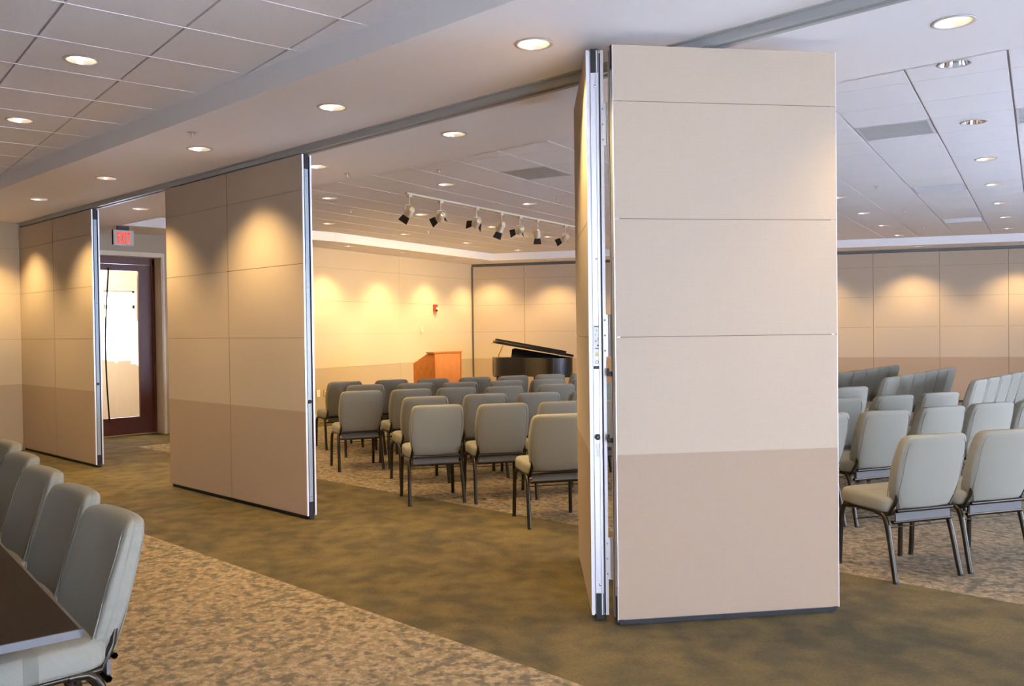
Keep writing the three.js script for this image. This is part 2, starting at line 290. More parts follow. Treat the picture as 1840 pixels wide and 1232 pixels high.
// metal runners above the joints, cut off inside the walls
function runner(p, q, ok, host, w, y0, y1, mat) {
  const n = 200, at = (t) => [p[0] + (q[0] - p[0]) * t, p[1] + (q[1] - p[1]) * t]; let lo = -1, hi = -1;
  for (let i = 0; i <= n; i++) if (ok(...at(i / n))) { if (lo < 0) lo = i / n; hi = i / n; }
  if (hi > lo && lo >= 0) { const a = at(lo), b = at(hi); mesh('grid_runner', wallBoxLine(a[0], a[1], b[0], b[1], w, y0, y1, 0), mat, host); }
}
const inFar = (x, z) => x < WX - 0.05 && z < -0.4 && x > LX + 0.2 + Math.min(0, (z + 4.6) * 0.257) && z > backZ(x) + 0.2, inNear = (x, z) => x < WX - 0.05 && x > LXN + 0.1 && z > 1.09 && z < BACKZ - 0.05;
for (let i = -18; i <= 14; i++) runner(farXZ(U0 + PU * i, -3), farXZ(U0 + PU * i, 20), inFar, ceilingFar, 0.03, T + 0.017, T + 0.03, M.grid);
for (let j = -5; j <= 26; j++) runner(farXZ(-7, V0 + PV * j), farXZ(13, V0 + PV * j), inFar, ceilingFar, 0.03, T + 0.017, T + 0.03, M.grid);
for (let j = -2; j <= 12; j++) runner(nearXZ(-9, N0 + PN * j), nearXZ(11, N0 + PN * j), inNear, ceilingNear, 0.03, T + 0.017, T + 0.03, M.grid);
for (let i = -17; i <= 16; i++) runner(nearXZ(E0 + PE * i, 0.6), nearXZ(E0 + PE * i, 9), inNear, ceilingNear, 0.011, T - 0.003, T + 0.002, M.fascia);

// ---------------------------------------------------------------- recessed downlights
const lathe = (pts, seg = 28) => new THREE.LatheGeometry(pts.map(([r, y]) => new THREE.Vector2(r, y)), seg);
const ringGeo = lathe([[0.085, 0.004], [0.085, -0.003], [0.090, -0.006], [0.103, -0.004], [0.105, 0], [0.085, 0.0]]);
const coneGeo = lathe([[0.0845, -0.002], [0.078, 0.035], [0.066, 0.075], [0.045, 0.105], [0.0, 0.108]]);
const lensGeo = lathe([[0.0, 0.014], [0.05, 0.015], [0.079, 0.022], [0.0, 0.03]], 24);
function lampProto(on) {
  const g = new THREE.Group(); g.name = 'downlight';
  mesh('trim_ring', ringGeo, M.ring, g); mesh('reflector', coneGeo, on ? M.reflector : M.chrome, g);
  if (on) mesh('lens', lensGeo, M.lens, g); else mesh('bulb', new THREE.SphereGeometry(0.03, 14, 10).scale(1, 1.3, 1).translate(0, 0.07, 0), M.white, g);
  return g;
}
const lampOn = lampProto(true), lampOff = lampProto(false);
function downlight(x, y, z, label, group, { off = false, cd = CD, cone = 0.96 } = {}) {
  const g = (off ? lampOff : lampOn).clone(); g.name = numbered('downlight'); g.position.set(x, y, z); scene.add(g); tag(g, label, 'downlight', group);
  if (off) return;
  const s = new THREE.SpotLight(LAMP, cd, 0, cone, 0.5, 2); s.position.set(x, y - 0.008, z); s.target.position.set(x, 0, z); s.castShadow = true; s.shadow.radius = 2.5; s.name = 'downlight_glow'; scene.add(s, s.target);
}
nearRow.forEach(([x, z], i) => { if (x > -6 && x < 5.5) downlight(x, S, z, `lit downlight in soffit before the track, ${ORD[i - 1]} from the left wall`, 'downlights in the soffit before the track'); else downlight(x, S, z, i ? 'lit downlight in the soffit above the camera' : 'lit downlight in soffit before the track, against the left wall', 'downlights in the soffit before the track'); });
farRow.forEach(([x, z], i) => downlight(x, S, z, `lit downlight in soffit behind the track, ${ORD[i]} from the exit door`, 'downlights in the soffit behind the track', { cd: i > 4 ? CD * 0.45 : CD }));
leftRow.forEach(([x, z], i) => downlight(x, S, z, `lit downlight in soffit of cream side wall, ${ORD[i]} from the exit door`, 'downlights along the cream side wall'));
backRow.filter(([x]) => x > -7.4).forEach(([x, z], i) => downlight(x, S, z, `lit downlight above far partition wall, ${ORD[i]} from the right`, 'downlights along the far partition'));
const colName = { 0: 'rightmost column of tiled ceiling', '-3': 'second column from the right of tiled ceiling', '-6': 'third column from the right of tiled ceiling', '-9': 'column right of the spotlight track', '-12': 'column left of the spotlight track', '-15': 'column beside the cream side wall' };
const inCol = {};
for (const { x, z, i, j, off } of farLamps) { const k = inCol[i] = (inCol[i] ?? -1) + 1; downlight(x, T, z, `${off ? 'unlit chrome' : 'lit'} downlight, ${ORD[k]} from the camera, ${colName[i]}`, 'downlights in the far tiled ceiling', { off, cd: CD * (i <= -6 ? 0.34 : 0.12), cone: 0.75 }); }
for (let i = -10; i <= 5; i += 3) { const [x, z] = nearXZ(cell(E0, PE, i), cell(N0, PN, 0)); if (x > LX + 0.3) downlight(x, T, z, `lit downlight in near tiled ceiling, ${ORD[(i + 10) / 3]} from the left wall`, 'downlights in the near tiled ceiling', { cd: CD * 0.3, cone: 0.8 }); }

// ---------------------------------------------------------------- sprinklers, vents
const sprProto = new THREE.Group();
mesh('escutcheon', lathe([[0, -0.002], [0.03, -0.004], [0.038, 0], [0, 0.001]], 16), M.ring, sprProto); mesh('head', join(cyl(0.007, 0.007, 0.03, 8, 0, -0.018, 0), cyl(0.016, 0.016, 0.003, 12, 0, -0.034, 0)), M.alu, sprProto);
const spr = [[...sprSoffit[0], S, 'sprinkler head in soffit before the track, above the middle panels'], [-0.76, -1.0, S, 'sprinkler head in soffit behind the track near cream wall'],
  [-0.62, -2.05, T, 'sprinkler head in tiled ceiling before the spotlight track'], [-1.10, -4.50, T, 'sprinkler head in tiled ceiling right of the spotlight track'], [2.10, -6.62, T, 'sprinkler head in right ceiling, nearest of three in line'], [1.55, -9.09, T, 'sprinkler head in right ceiling, middle of three in line'], [1.0, -11.59, T, 'sprinkler head in right ceiling, farthest of three in line'],
  [-3.67, -3.17, T, 'sprinkler head in tiled ceiling nearest the exit door'], [-4.90, -5.65, T, 'sprinkler head in tiled ceiling near the cream side wall'], [3.74, -1.52, T, 'sprinkler head in tiled ceiling beside big front panel']];
for (const [x, z, y, label] of spr) { const g = sprProto.clone(); g.name = numbered('sprinkler_head'); g.position.set(x, y, z); scene.add(g); tag(g, label, 'sprinkler', 'ceiling sprinkler heads'); }
const ventFrame = join(box(PU - 0.02, 0.012, 0.02, 0, 0.006, PV / 2 - 0.02), box(PU - 0.02, 0.012, 0.02, 0, 0.006, -PV / 2 + 0.02), box(0.02, 0.012, PV - 0.02, PU / 2 - 0.02, 0.006, 0), box(0.02, 0.012, PV - 0.02, -PU / 2 + 0.02, 0.006, 0));
const ventSlat = box(PU - 0.06, 0.004, 0.03).rotateX(0.5);
const ventLabels = { '-1,0': 'grey air grille in right tiled ceiling, nearest of three in line', '-1,6': 'grey air grille in right tiled ceiling, middle of three in line', '-1,12': 'grey air grille in right tiled ceiling, farthest of three in line', '1,0': 'grey air grille cut by the right edge of the picture', '-7,0': 'grey air grille above the chairs, before the spotlight track', '-7,6': 'grey air grille in the ceiling hidden by the big front panel' };
for (const [k, [i, j]] of Object.entries(farVents)) {
  const [x, z] = farXZ(cell(U0, PU, i), cell(V0, PV, j)), g = thing('air_grille', ventLabels[k], 'vent', [x, T, z], A1, 'air grilles in the tiled ceiling');
  mesh('frame', ventFrame, M.vent, g); mesh('backing', box(PU - 0.03, 0.003, PV - 0.03, 0, 0.014, 0), M.vent, g);
  for (let s = 0; s < 16; s++) mesh('slat', ventSlat, M.vent, g).position.set(0, 0.004, -0.27 + s * 0.036);
}

// ---------------------------------------------------------------- overhead track of the operable wall
const TZ = -0.06;
const track = structure('trim_2', join(span(LX, WX, S - 0.045, S + 0.1, TZ - 0.052, TZ - 0.018), span(LX, WX, S - 0.045, S + 0.1, TZ + 0.018, TZ + 0.052), span(LX, WX, S - 0.006, S + 0.001, TZ - 0.085, TZ - 0.05), span(LX, WX, S - 0.006, S + 0.001, TZ + 0.05, TZ + 0.085)), M.trackSteel);
mesh('track_slot', span(LX, WX, S - 0.005, S + 0.09, TZ - 0.02, TZ + 0.02), M.rubber, track);

// ---------------------------------------------------------------- operable partition panels
const PT = 0.09, PW = 1.22;
const faceGeo = (front) => J.slice(0, 5).map((y0, k) => box(PW - 0.007, J[k + 1] - y0 - 0.004, 0.012, 0, (y0 + J[k + 1]) / 2 + (k ? 0 : 0.004), front * (PT / 2 - 0.006)));
const faces = { f: faceGeo(1), b: faceGeo(-1) };
const coreGeo = box(PW - 0.064, 2.93, PT - 0.006, 0, 1.497, 0);
const flangeGeo = (sx, sz) => span(sx * PW / 2 - (sx > 0 ? 0.003 : 0), sx * PW / 2 + (sx > 0 ? 0 : 0.003), 0.032, 2.985, sz * PT / 2 - (sz > 0 ? 0.016 : 0), sz * PT / 2 + (sz > 0 ? 0 : 0.016));
const tongueGeo = (sx) => join(span(sx * PW / 2 - (sx > 0 ? 0.034 : -0.024), sx * PW / 2 - (sx > 0 ? 0.024 : -0.034), 0.032, 2.985, -PT / 2 + 0.012, PT / 2 - 0.012), span(sx * PW / 2 - (sx > 0 ? 0.024 : -0.014), sx * PW / 2 - (sx > 0 ? 0.014 : -0.024), 0.032, 2.985, PT / 2 - 0.024, PT / 2 - 0.012), span(sx * PW / 2 - (sx > 0 ? 0.024 : -0.014), sx * PW / 2 - (sx > 0 ? 0.014 : -0.024), 0.032, 2.985, -PT / 2 + 0.012, -PT / 2 + 0.018), span(sx * PW / 2 - (sx > 0 ? 0.026 : -0.006), sx * PW / 2 - (sx > 0 ? 0.006 : -0.026), 0.032, 2.985, -0.022, 0.022), span(sx * PW / 2 - (sx > 0 ? 0.02 : 0.0), sx * PW / 2 + (sx > 0 ? 0.0 : 0.02), 0.032, 2.985, -0.0145, -0.0075));
const gasketGeo = (sx) => span(sx * PW / 2 - (sx > 0 ? 0.022 : -0.0005), sx * PW / 2 - (sx > 0 ? 0.0005 : -0.022), 0.04, 2.97, -0.0288, -0.0215);
const capTop = (sx) => span(sx * PW / 2 - (sx > 0 ? 0.024 : -0.001), sx * PW / 2 - (sx > 0 ? 0.001 : -0.024), 2.87, 2.992, -0.018, 0.02);
const capBottom = (sx) => span(sx * PW / 2 - (sx > 0 ? 0.024 : -0.001), sx * PW / 2 - (sx > 0 ? 0.001 : -0.024), 0.012, 0.145, -0.018, 0.02);
const sealBottom = box(PW - 0.03, 0.028, 0.05, 0, 0.017, 0), sealTop = box(PW - 0.03, 0.012, 0.04, 0, 2.982, 0);
const recessGeo = (sx) => join(span(sx * PW / 2 - (sx > 0 ? 0.034 : -0.026), sx * PW / 2 - (sx > 0 ? 0.026 : -0.034), 0.032, 2.985, -PT / 2 + 0.012, PT / 2 - 0.012), span(sx * PW / 2 - (sx > 0 ? 0.030 : -0.008), sx * PW / 2 - (sx > 0 ? 0.008 : -0.030), 0.032, 2.985, -0.018, 0.016));
function panelProto(front, back, female, darkEnds = []) {
  const g = new THREE.Group(); g.name = 'partition_panel';
  mesh('core', coreGeo, M.groove, g);
  for (const [list, use] of [[faces.f, front], [faces.b, back]]) if (use) list.forEach((geo, k) => mesh('face_section', geo, k ? M.panel : M.dado, g));
  for (const sx of [-1, 1]) {
    for (const sz of [-1, 1]) mesh('edge_flange', flangeGeo(sx, sz), darkEnds.includes(sx) ? M.groove : M.aluLight, g);
    mesh('edge_profile', female && sx > 0 ? recessGeo(sx) : tongueGeo(sx), female && sx > 0 ? M.aluDark : M.alu, g); mesh('edge_gasket', gasketGeo(sx), M.rubber, g); mesh('end_cap', capTop(sx), M.rubber, g); mesh('end_cap', capBottom(sx), M.rubber, g);
    for (const y of [2.80, 1.9, 0.19]) mesh('screw', new THREE.SphereGeometry(0.007, 8, 6).scale(0.5, 1, 1).translate(sx * (PW / 2 - 0.006), y, 0), M.chrome, g);
  }
  mesh('bottom_seal', sealBottom, M.rubber, g); mesh('top_seal', sealTop, M.rubber, g);
  return g;
}
const fullPanel = panelProto(true, true), femalePanel = panelProto(true, true, true, [-1]), innerPanel = panelProto(true, true, false, [-1, 1]);
function panel(x, z, turn, label, group, proto = fullPanel) {
  const g = proto.clone(); g.name = numbered('partition_panel'); g.position.set(x, 0, z); g.rotation.y = turn; scene.add(g); tag(g, label, 'partition panel', group); return g;
}
const trolley = (g, x = 0) => { mesh('trolley_pin', join(cyl(0.008, 0.008, 0.075, 8, x, 3.015, 0), cyl(0.014, 0.014, 0.012, 6, x, 2.994, 0)), M.chrome, g); };
const PZ = -PT / 2;
const runA = 'panels of the operable wall on the track';
for (const [x, label] of [[-0.61, 'beige panel in the middle of the track, right half, bare aluminium edge'], [-1.832, 'beige panel in the middle of the track, left half, nearest exit door'], [-4.931, 'beige panel by the left wall, right half, aluminium edge at doorway'], [-6.155, 'beige panel by the left wall, left half, touching wall corner']]) trolley(panel(x, PZ, 0, label, runA, /right half/.test(label) ? femalePanel : innerPanel));
// the two hinged leaves swung open beside the camera
const leaf1 = panel(3.774, -0.106, Math.atan2(0.786, 0.617), 'large beige panel at front right, broad face turned to the camera', runA); trolley(leaf1);
const D2 = new THREE.Vector2(-0.672, -0.74).normalize();
const leaf2 = panel(2.898, -0.063, Math.atan2(D2.y, -D2.x), 'panel seen edge on at front, white aluminium edge with gauge stickers', runA); trolley(leaf2);
// hinges on the second leaf's near end (local +x end), towards the first leaf (local +z side)
{
  const hx = PW / 2, plateGeo = (y) => join(span(hx - 0.001, hx + 0.004, y - 0.11, y + 0.11, -PT / 2 - 0.016, -PT / 2 + 0.012), cyl(0.007, 0.007, 0.22, 10, hx + 0.005, y, -PT / 2 - 0.018));
  for (const y of [2.60, 1.50, 0.33]) {
    const h = mesh('hinge', plateGeo(y), M.alu, leaf2);
    for (const dy of [-0.08, 0, 0.08]) mesh('rivet', new THREE.SphereGeometry(0.0055, 8, 6).scale(0.5, 1, 1).translate(hx + 0.0045, y + dy, -PT / 2 + 0.005), M.trackSteel, h);
  }
  const st = (name, y0, y1, z0, z1, mat, d = 0) => mesh(name, span(hx - 0.006, hx - 0.0045 + d, y0, y1, z0, z1), mat, leaf2);
  const sticker = st('sticker', 1.425, 1.555, -0.0135, 0.0205, M.paper); sticker.userData.label = 'pale instruction sticker with line drawings';
  const mark = (y0, y1, z0, z1, mat) => mesh('print', span(hx - 0.0046, hx - 0.0040, y0, y1, z0, z1), mat, sticker);
  for (const [ya, yb, za, zb] of [[1.55, 1.545, -0.008, 0.016], [1.52, 1.532, 0.004, 0.006], [1.50, 1.512, 0.008, 0.010], [1.475, 1.492, -0.004, -0.002], [1.468, 1.474, 0.006, 0.012], [1.445, 1.452, -0.010, 0.002], [1.43, 1.434, -0.01, 0.014]]) mark(Math.min(ya, yb), Math.max(ya, yb), za, zb, M.ink);
  const tri = st('warning_sticker', 1.385, 1.42, -0.012, 0.018, M.paper); tri.userData.label = 'small sticker with a yellow warning triangle';
  mesh('print', new THREE.ExtrudeGeometry(new THREE.Shape([[-0.011, -0.009], [0.011, -0.009], [0, 0.012]].map((p) => new THREE.Vector2(...p))), { depth: 0.001, bevelEnabled: false }).rotateY(Math.PI / 2).translate(hx - 0.0046, 1.402, 0.003), M.yellow, tri);
  const keyhole = st('label_plate', 1.345, 1.38, -0.012, 0.018, M.white); mesh('ring', new THREE.TorusGeometry(0.0075, 0.0012, 6, 18).rotateY(Math.PI / 2).translate(hx - 0.004, 1.362, 0.003), M.ink, keyhole);
  st('black_latch', 1.325, 1.341, -0.014, 0.021, M.rubber, 0.004);
  const socket = mesh('crank_socket', cyl(0.016, 0.016, 0.006, 20).rotateZ(Math.PI / 2).translate(hx - 0.003, 0.968, 0.004), M.rubber, leaf2); mesh('socket_core', cyl(0.005, 0.005, 0.008, 6).rotateZ(Math.PI / 2).translate(hx - 0.003, 0.968, 0.004), M.chrome, socket);
  const small = st('arrow_sticker', 0.862, 0.935, -0.006, 0.016, M.paper); mesh('print', join(span(hx - 0.0046, hx - 0.004, 0.925, 0.932, 0.006, 0.013), span(hx - 0.0046, hx - 0.004, 0.87, 0.90, 0, 0.002), span(hx - 0.0046, hx - 0.004, 0.885, 0.887, -0.002, 0.012), span(hx - 0.0046, hx - 0.004, 0.868, 0.87, -0.002, 0.012)), M.vent, small);
  for (const y of [1.30, 0.955]) mesh('catch', join(span(-hx - 0.028, -hx + 0.002, y - 0.012, y + 0.012, -0.03, -0.012), span(-hx - 0.028, -hx - 0.018, y - 0.012, y + 0.03, -0.03, -0.018)), M.rubber, leaf1);
}
{ // crank sockets in the bare edges of the two standing runs
  for (const g of scene.children.filter((o) => /right half/.test(o.userData.label ?? ''))) mesh('crank_socket', cyl(0.016, 0.016, 0.006, 16).rotateZ(Math.PI / 2).translate(PW / 2 - 0.003, 0.968, 0.003), M.rubber, g);
}
// closed partition at the far end
const farProto = (() => {
  const g = new THREE.Group(); mesh('core', coreGeo, M.groove, g); faces.f.forEach((geo, k) => mesh('face_section', geo, k ? M.panel : M.dado, g));
  for (const sx of [-1, 1]) mesh('edge_flange', flangeGeo(sx, 1), M.groove, g);
  mesh('bottom_seal', sealBottom, M.rubber, g); mesh('top_seal', sealTop, M.rubber, g); return g;
})();
const turnBack = Math.atan2(-BP.y, BP.x);
for (let k = 0; k < 11; k++) {
  const d = 0.03 + 0.61 + 1.222 * k; panel(CORNER[0] + BP.x * d - BP.y * 0 + 0.0, CORNER[1] + BP.y * d, turnBack, k === 10 ? 'tan panel of far partition wall, beyond the right edge' : `tan panel of far partition wall, ${ORD[k]} from the piano corner`, 'panels of the closed far partition', farProto);
}
{ const a = 0.03 + 1.222 * 11; structure('wall_far_right', wallBoxLine(CORNER[0] + BP.x * a, CORNER[1] + BP.y * a, WX, FARZ, 0.09, 0, 2.985, -1), M.wall); }
structure('trim_3', wallBoxLine(CORNER[0] - 0.1, backZ(CORNER[0] - 0.1) + 0.0, WX, FARZ, 0.09, 2.992, S, 0), M.trackDark).geometry.translate(0, 0, 0);
structure('trim_4', wallBoxLine(CORNER[0] + 0.02, CORNER[1] + 0.03, CORNER[0] + 0.05, CORNER[1] + 0.02, 0.06, 0, 2.985, 0), M.trackDark);

// ---------------------------------------------------------------- entrance door, hall behind it, exit sign
const DX = LX - 0.25;
{
  const casing = structure('trim_5', join(span(LX - 0.002, LX + 0.012, 0, DOOR_TOP + 0.05, DOOR_Z1 - 0.035, DOOR_Z1), span(LX - 0.002, LX + 0.012, DOOR_TOP, DOOR_TOP + 0.055, DOOR_Z1, DOOR_Z0 + 0.05), span(LX - 0.002, LX + 0.012, 0, DOOR_TOP, DOOR_Z0, DOOR_Z0 + 0.04)), M.casing);
  mesh('jamb_lining', join(span(DX + 0.02, LX, 0, DOOR_TOP, DOOR_Z1, DOOR_Z1 + 0.012), span(DX + 0.02, LX, DOOR_TOP - 0.012, DOOR_TOP, DOOR_Z1 + 0.012, DOOR_Z0)), M.casing, casing);
  const door = structure('door_1', join(span(DX - 0.045, DX, 0.02, 2.60, -1.14, DOOR_Z0 - 0.002), span(DX - 0.045, DX, 0.02, 2.60, -2.02, -1.82), span(DX - 0.045, DX, 0.02, 0.275, -1.82, -1.14), span(DX - 0.045, DX, 2.505, 2.60, -1.82, -1.14)), M.mahogany);
  mesh('frame', join(span(DX - 0.08, DX + 0.02, 0, 2.67, DOOR_Z1 + 0.0, DOOR_Z1 + 0.055), span(DX - 0.08, DX + 0.02, 2.605, 2.72, DOOR_Z1, DOOR_Z0)), M.mahogany, door);
  mesh('pane', new THREE.PlaneGeometry(0.68, 2.23).rotateY(Math.PI / 2).translate(DX - 0.022, 1.39, -1.48), M.glass, door);
  const pts = []; for (let i = 0; i <= 12; i++) { const s = i / 12; pts.push([DX + 0.045 + 0.05 * Math.sin(Math.PI * s), 0.24 + 2.30 * s, -1.33 + 0.07 * Math.sin(Math.PI * s) - 0.03 * s]); }
  mesh('pull_handle', tube(pts, 0.012, 24, 8), M.bronze, door); mesh('pull_mount', join(span(DX, DX + 0.05, 0.25, 0.28, -1.345, -1.325), span(DX, DX + 0.05, 2.50, 2.53, -1.375, -1.355)), M.bronze, door);
  mesh('threshold', span(DX - 0.06, DX + 0.03, 0, 0.018, DOOR_Z1, DOOR_Z0), M.gold, door);
  // hall behind the glass with its own window
  const HX = -10.2;
  structure('wall_hall', join(span(HX - 0.2, HX, 0, 3, -5, -3.04), span(HX - 0.2, HX, 0, 3, -2.46, 2), span(HX - 0.2, HX, 0, 1.05, -3.04, -2.46), span(HX - 0.2, HX, 2.35, 3, -3.04, -2.46), span(HX, LX - 0.3, 0, 3, 1.8, 2), span(HX, -8.0, 0, 3, -5.2, -5), span(-8.05, -7.9, 0, 3, -5, -4.4)), M.hall);
  structure('ceiling_hall', span(HX - 0.2, LX - 0.3, 2.95, 3.05, -5.2, 2), M.soffit).name = 'ceiling_002';
  const hw = structure('window_7', join(span(HX - 0.12, HX - 0.06, 2.02, 2.08, -3.04, -2.46), span(HX - 0.12, HX - 0.06, 1.05, 1.09, -3.04, -2.46), span(HX - 0.12, HX - 0.06, 2.31, 2.35, -3.04, -2.46), span(HX - 0.12, HX - 0.06, 1.05, 2.35, -3.04, -3.0), span(HX - 0.12, HX - 0.06, 1.05, 2.35, -2.5, -2.46)), M.white);
  mesh('pane', new THREE.PlaneGeometry(0.5, 1.22).rotateY(Math.PI / 2).translate(HX - 0.09, 1.7, -2.75), M.glass, hw);
  const hl = thing('ceiling_light', 'round ceiling light of the hall behind the glass door', 'ceiling light', [-8.7, 2.95, -1.6]);
  mesh('body', cyl(0.16, 0.16, 0.03, 24, 0, -0.016, 0), M.white, hl); mesh('diffuser', lathe([[0, -0.075], [0.10, -0.068], [0.15, -0.035], [0.15, -0.03]], 24), M.lens, hl);
  const pl = new THREE.PointLight(rgb(1, 0.85, 0.70), 24, 0, 2); pl.position.set(-8.7, 2.83, -1.6); pl.castShadow = true; pl.shadow.radius = 4; pl.name = 'hall_light'; scene.add(pl);
}
const font = await new FontLoader().loadAsync('fonts/droid/droid_sans_bold.typeface.json');
{
  const g = thing('exit_sign', 'grey exit sign with red EXIT letters hanging by the door', 'exit sign', [-6.19, 2.885, -1.145], Math.PI / 2);
  mesh('housing', box(0.285, 0.205, 0.045, 0, 0, -0.004), M.black, g); mesh('canopy', box(0.16, 0.054, 0.04, 0, 0.1295, -0.004), M.black, g);
  mesh('face', box(0.283, 0.203, 0.004, 0, 0, 0.0205), M.exitFace, g);
  const t = new TextGeometry('EXIT', { font, size: 0.125, depth: 0.004, curveSegments: 3 }); t.computeBoundingBox(); const b = t.boundingBox;
  const s = 0.185 / (b.max.x - b.min.x); t.translate(-(b.min.x + b.max.x) / 2, -(b.min.y + b.max.y) / 2, 0); t.scale(s, 0.155 / (b.max.y - b.min.y), 1); mesh('lettering', t.translate(0, -0.004, 0.0225), M.exitRed, g);
}
// small fittings on the cream wall: fractions of the way from the kink to the corner
const onWall = (f, y, d = 0.011) => [KINK[0] + (CORNER[0] - KINK[0]) * f + d * -wl.y, y, KINK[1] + (CORNER[1] - KINK[1]) * f + d * wl.x];
const wallTurn = Math.atan2(-wl.y, wl.x);
{
  const a = thing('fire_alarm', 'red fire alarm with white strobe on the cream wall', 'fire alarm', onWall(0.717, 2.02), wallTurn);
  mesh('body', new RoundedBoxGeometry(0.115, 0.15, 0.05, 2, 0.008).translate(0, 0, 0.025), M.alarm, a); mesh('strobe', new RoundedBoxGeometry(0.05, 0.05, 0.03, 2, 0.008).translate(0.02, -0.01, 0.06), M.white, a); mesh('grille', box(0.09, 0.035, 0.006, 0, -0.052, 0.052), M.bronze, a); mesh('back_box', box(0.07, 0.05, 0.03, 0, -0.1, 0.015), M.tan, a);
  const th = thing('thermostat', 'small beige thermostat on the cream wall beside fire alarm', 'thermostat', onWall(0.63, 1.56), wallTurn); mesh('body', new RoundedBoxGeometry(0.05, 0.11, 0.03, 2, 0.006).translate(0, 0, 0.015), M.casing, th); mesh('dial', box(0.03, 0.02, 0.005, 0, 0.02, 0.032), M.tan, th);
  for (const [f, mat, label] of [[0.055, M.white, 'white outlet plate low on the cream wall behind chairs'], [0.088, M.tan, 'brown outlet plate low on the cream wall behind chairs']]) {
    const o = thing('outlet_plate', label, 'outlet', onWall(f, 0.445), wallTurn); mesh('cover', new RoundedBoxGeometry(0.085, 0.12, 0.008, 2, 0.003).translate(0, 0, 0.004), mat, o); for (const dy of [-0.025, 0.025]) mesh('socket', cyl(0.015, 0.015, 0.003, 14).rotateX(Math.PI / 2).translate(0, dy, 0.009), M.exitFace, o);
  }
}

// ---------------------------------------------------------------- stacking chairs (built once, facing local -z)
const zBack = (y) => 0.185 + (y - 0.42) * 0.285;
const chair0 = new THREE.Group();
{
  const back = [[0.432, 0.17, 0.012], [0.435, 0.190, 0.034], [0.448, 0.198, 0.045], [0.50, 0.214, 0.049], [0.57, 0.231, 0.051], [0.64, 0.240, 0.050], [0.72, 0.241, 0.047], [0.79, 0.235, 0.044], [0.84, 0.228, 0.041], [0.864, 0.219, 0.038], [0.877, 0.205, 0.033], [0.884, 0.186, 0.025], [0.888, 0.14, 0.010]];
  const bg = loft(back.map(([y, w, d]) => ({ y, w, d, z: zBack(y), n: 8 })), 40);
  { const p = bg.attributes.position; for (let i = 0; i < p.count; i++) p.setZ(i, p.getZ(i) - 0.45 * p.getX(i) ** 2); bg.computeVertexNormals(); }
  const bm = mesh('backrest', bg, M.fabric, chair0);
  for (const side of [-1, 1]) {
    const loop = []; for (const [y, f] of [[0.44, 0.9], [0.52, 0.93], [0.65, 0.93], [0.78, 0.93], [0.835, 0.92]]) { const x = (0.232 - (y > 0.8 ? (y - 0.8) * 0.25 : 0) - (y < 0.5 ? (0.5 - y) * 0.35 : 0)) * f; loop.push([x, y]); }
    const pts = loop.map(([x, y]) => [x, y]).concat([[0.17, 0.866], [0, 0.873]]), all = pts.concat(pts.slice(0, -1).reverse().map(([x, y]) => [-x, y]));
    mesh('seam', tube(all.map(([x, y]) => [x, y, zBack(y) - 0.45 * x * x + side * (0.0455 - Math.max(0, y - 0.64) * 0.03 - (y > 0.84 ? (y - 0.84) * 0.35 : 0))]), 0.0028, 44, 5), M.piping, bm);
  }
  const seat = [[0.402, 0.225, 0.215], [0.405, 0.238, 0.228], [0.42, 0.246, 0.236], [0.468, 0.247, 0.237], [0.490, 0.241, 0.231], [0.500, 0.222, 0.214], [0.504, 0.17, 0.165], [0.506, 0.09, 0.09]];
  mesh('seat', loft(seat.map(([y, w, d]) => ({ y, w, d, z: -0.035, n: 7 })), 32), M.fabric, chair0);
  mesh('seat_pan', box(0.44, 0.012, 0.42, 0, 0.399, -0.03), M.black, chair0);
  for (const s of [-1, 1]) {
    mesh('leg', tube([[s * 0.225, 0.394, -0.16], [s * 0.232, 0.386, -0.215], [s * 0.236, 0.35, -0.232], [s * 0.244, 0.0, -0.255]], 0.0165, 16, 8), M.bronze, chair0);
    mesh('leg', tube([[s * 0.225, 0.394, 0.06], [s * 0.23, 0.387, 0.125], [s * 0.234, 0.35, 0.155], [s * 0.246, 0.0, 0.245]], 0.0165, 16, 8), M.bronze, chair0);
    mesh('side_rail', polyline([[s * 0.223, 0.394, -0.20], [s * 0.223, 0.394, 0.17], [s * 0.215, 0.45, zBack(0.45) + 0.01], [s * 0.205, 0.56, zBack(0.56)]], 0.0115), M.bronze, chair0);
    for (const z of [-0.255, 0.245]) mesh('glide', cyl(0.016, 0.018, 0.014, 10, s * 0.245, 0.007, z), M.rubber, chair0);
  }
  for (const s of [-1, 1]) mesh('bolt', new THREE.SphereGeometry(0.006, 8, 6).translate(s * 0.209, 0.462, zBack(0.462) - 0.02), M.rubber, chair0);
  mesh('back_skirt', box(0.41, 0.055, 0.014, 0, 0.388, 0.196), M.skirt, chair0);
  mesh('cross_bar', join(polyline([[-0.22, 0.352, 0.19], [0.22, 0.352, 0.19]], 0.013), polyline([[-0.21, 0.424, 0.215], [0.21, 0.424, 0.215]], 0.012)), M.bronze, chair0);
  mesh('book_rack', join(polyline([[-0.236, 0.315, 0.165], [0.236, 0.315, 0.165]], 0.0035), polyline([[-0.235, 0.32, -0.10], [0.235, 0.32, -0.10]], 0.0035), polyline([[-0.1, 0.317, 0.165], [-0.1, 0.32, -0.10]], 0.0025), polyline([[0.1, 0.317, 0.165], [0.1, 0.32, -0.10]], 0.0025)), M.bronze, chair0);
}
const TOP = 0.32;                       // the top of the back stands this far behind the middle of the chair
function chair(tx, tz, fx, fz, label, group) {
  const l = Math.hypot(fx, fz), x = tx + fx / l * TOP, z = tz + fz / l * TOP, g = chair0.clone();
  g.name = numbered('stacking_chair'); g.position.set(x, 0, z); g.rotation.y = Math.atan2(-fx, -fz); scene.add(g); tag(g, label, 'chair', group); return g;
}
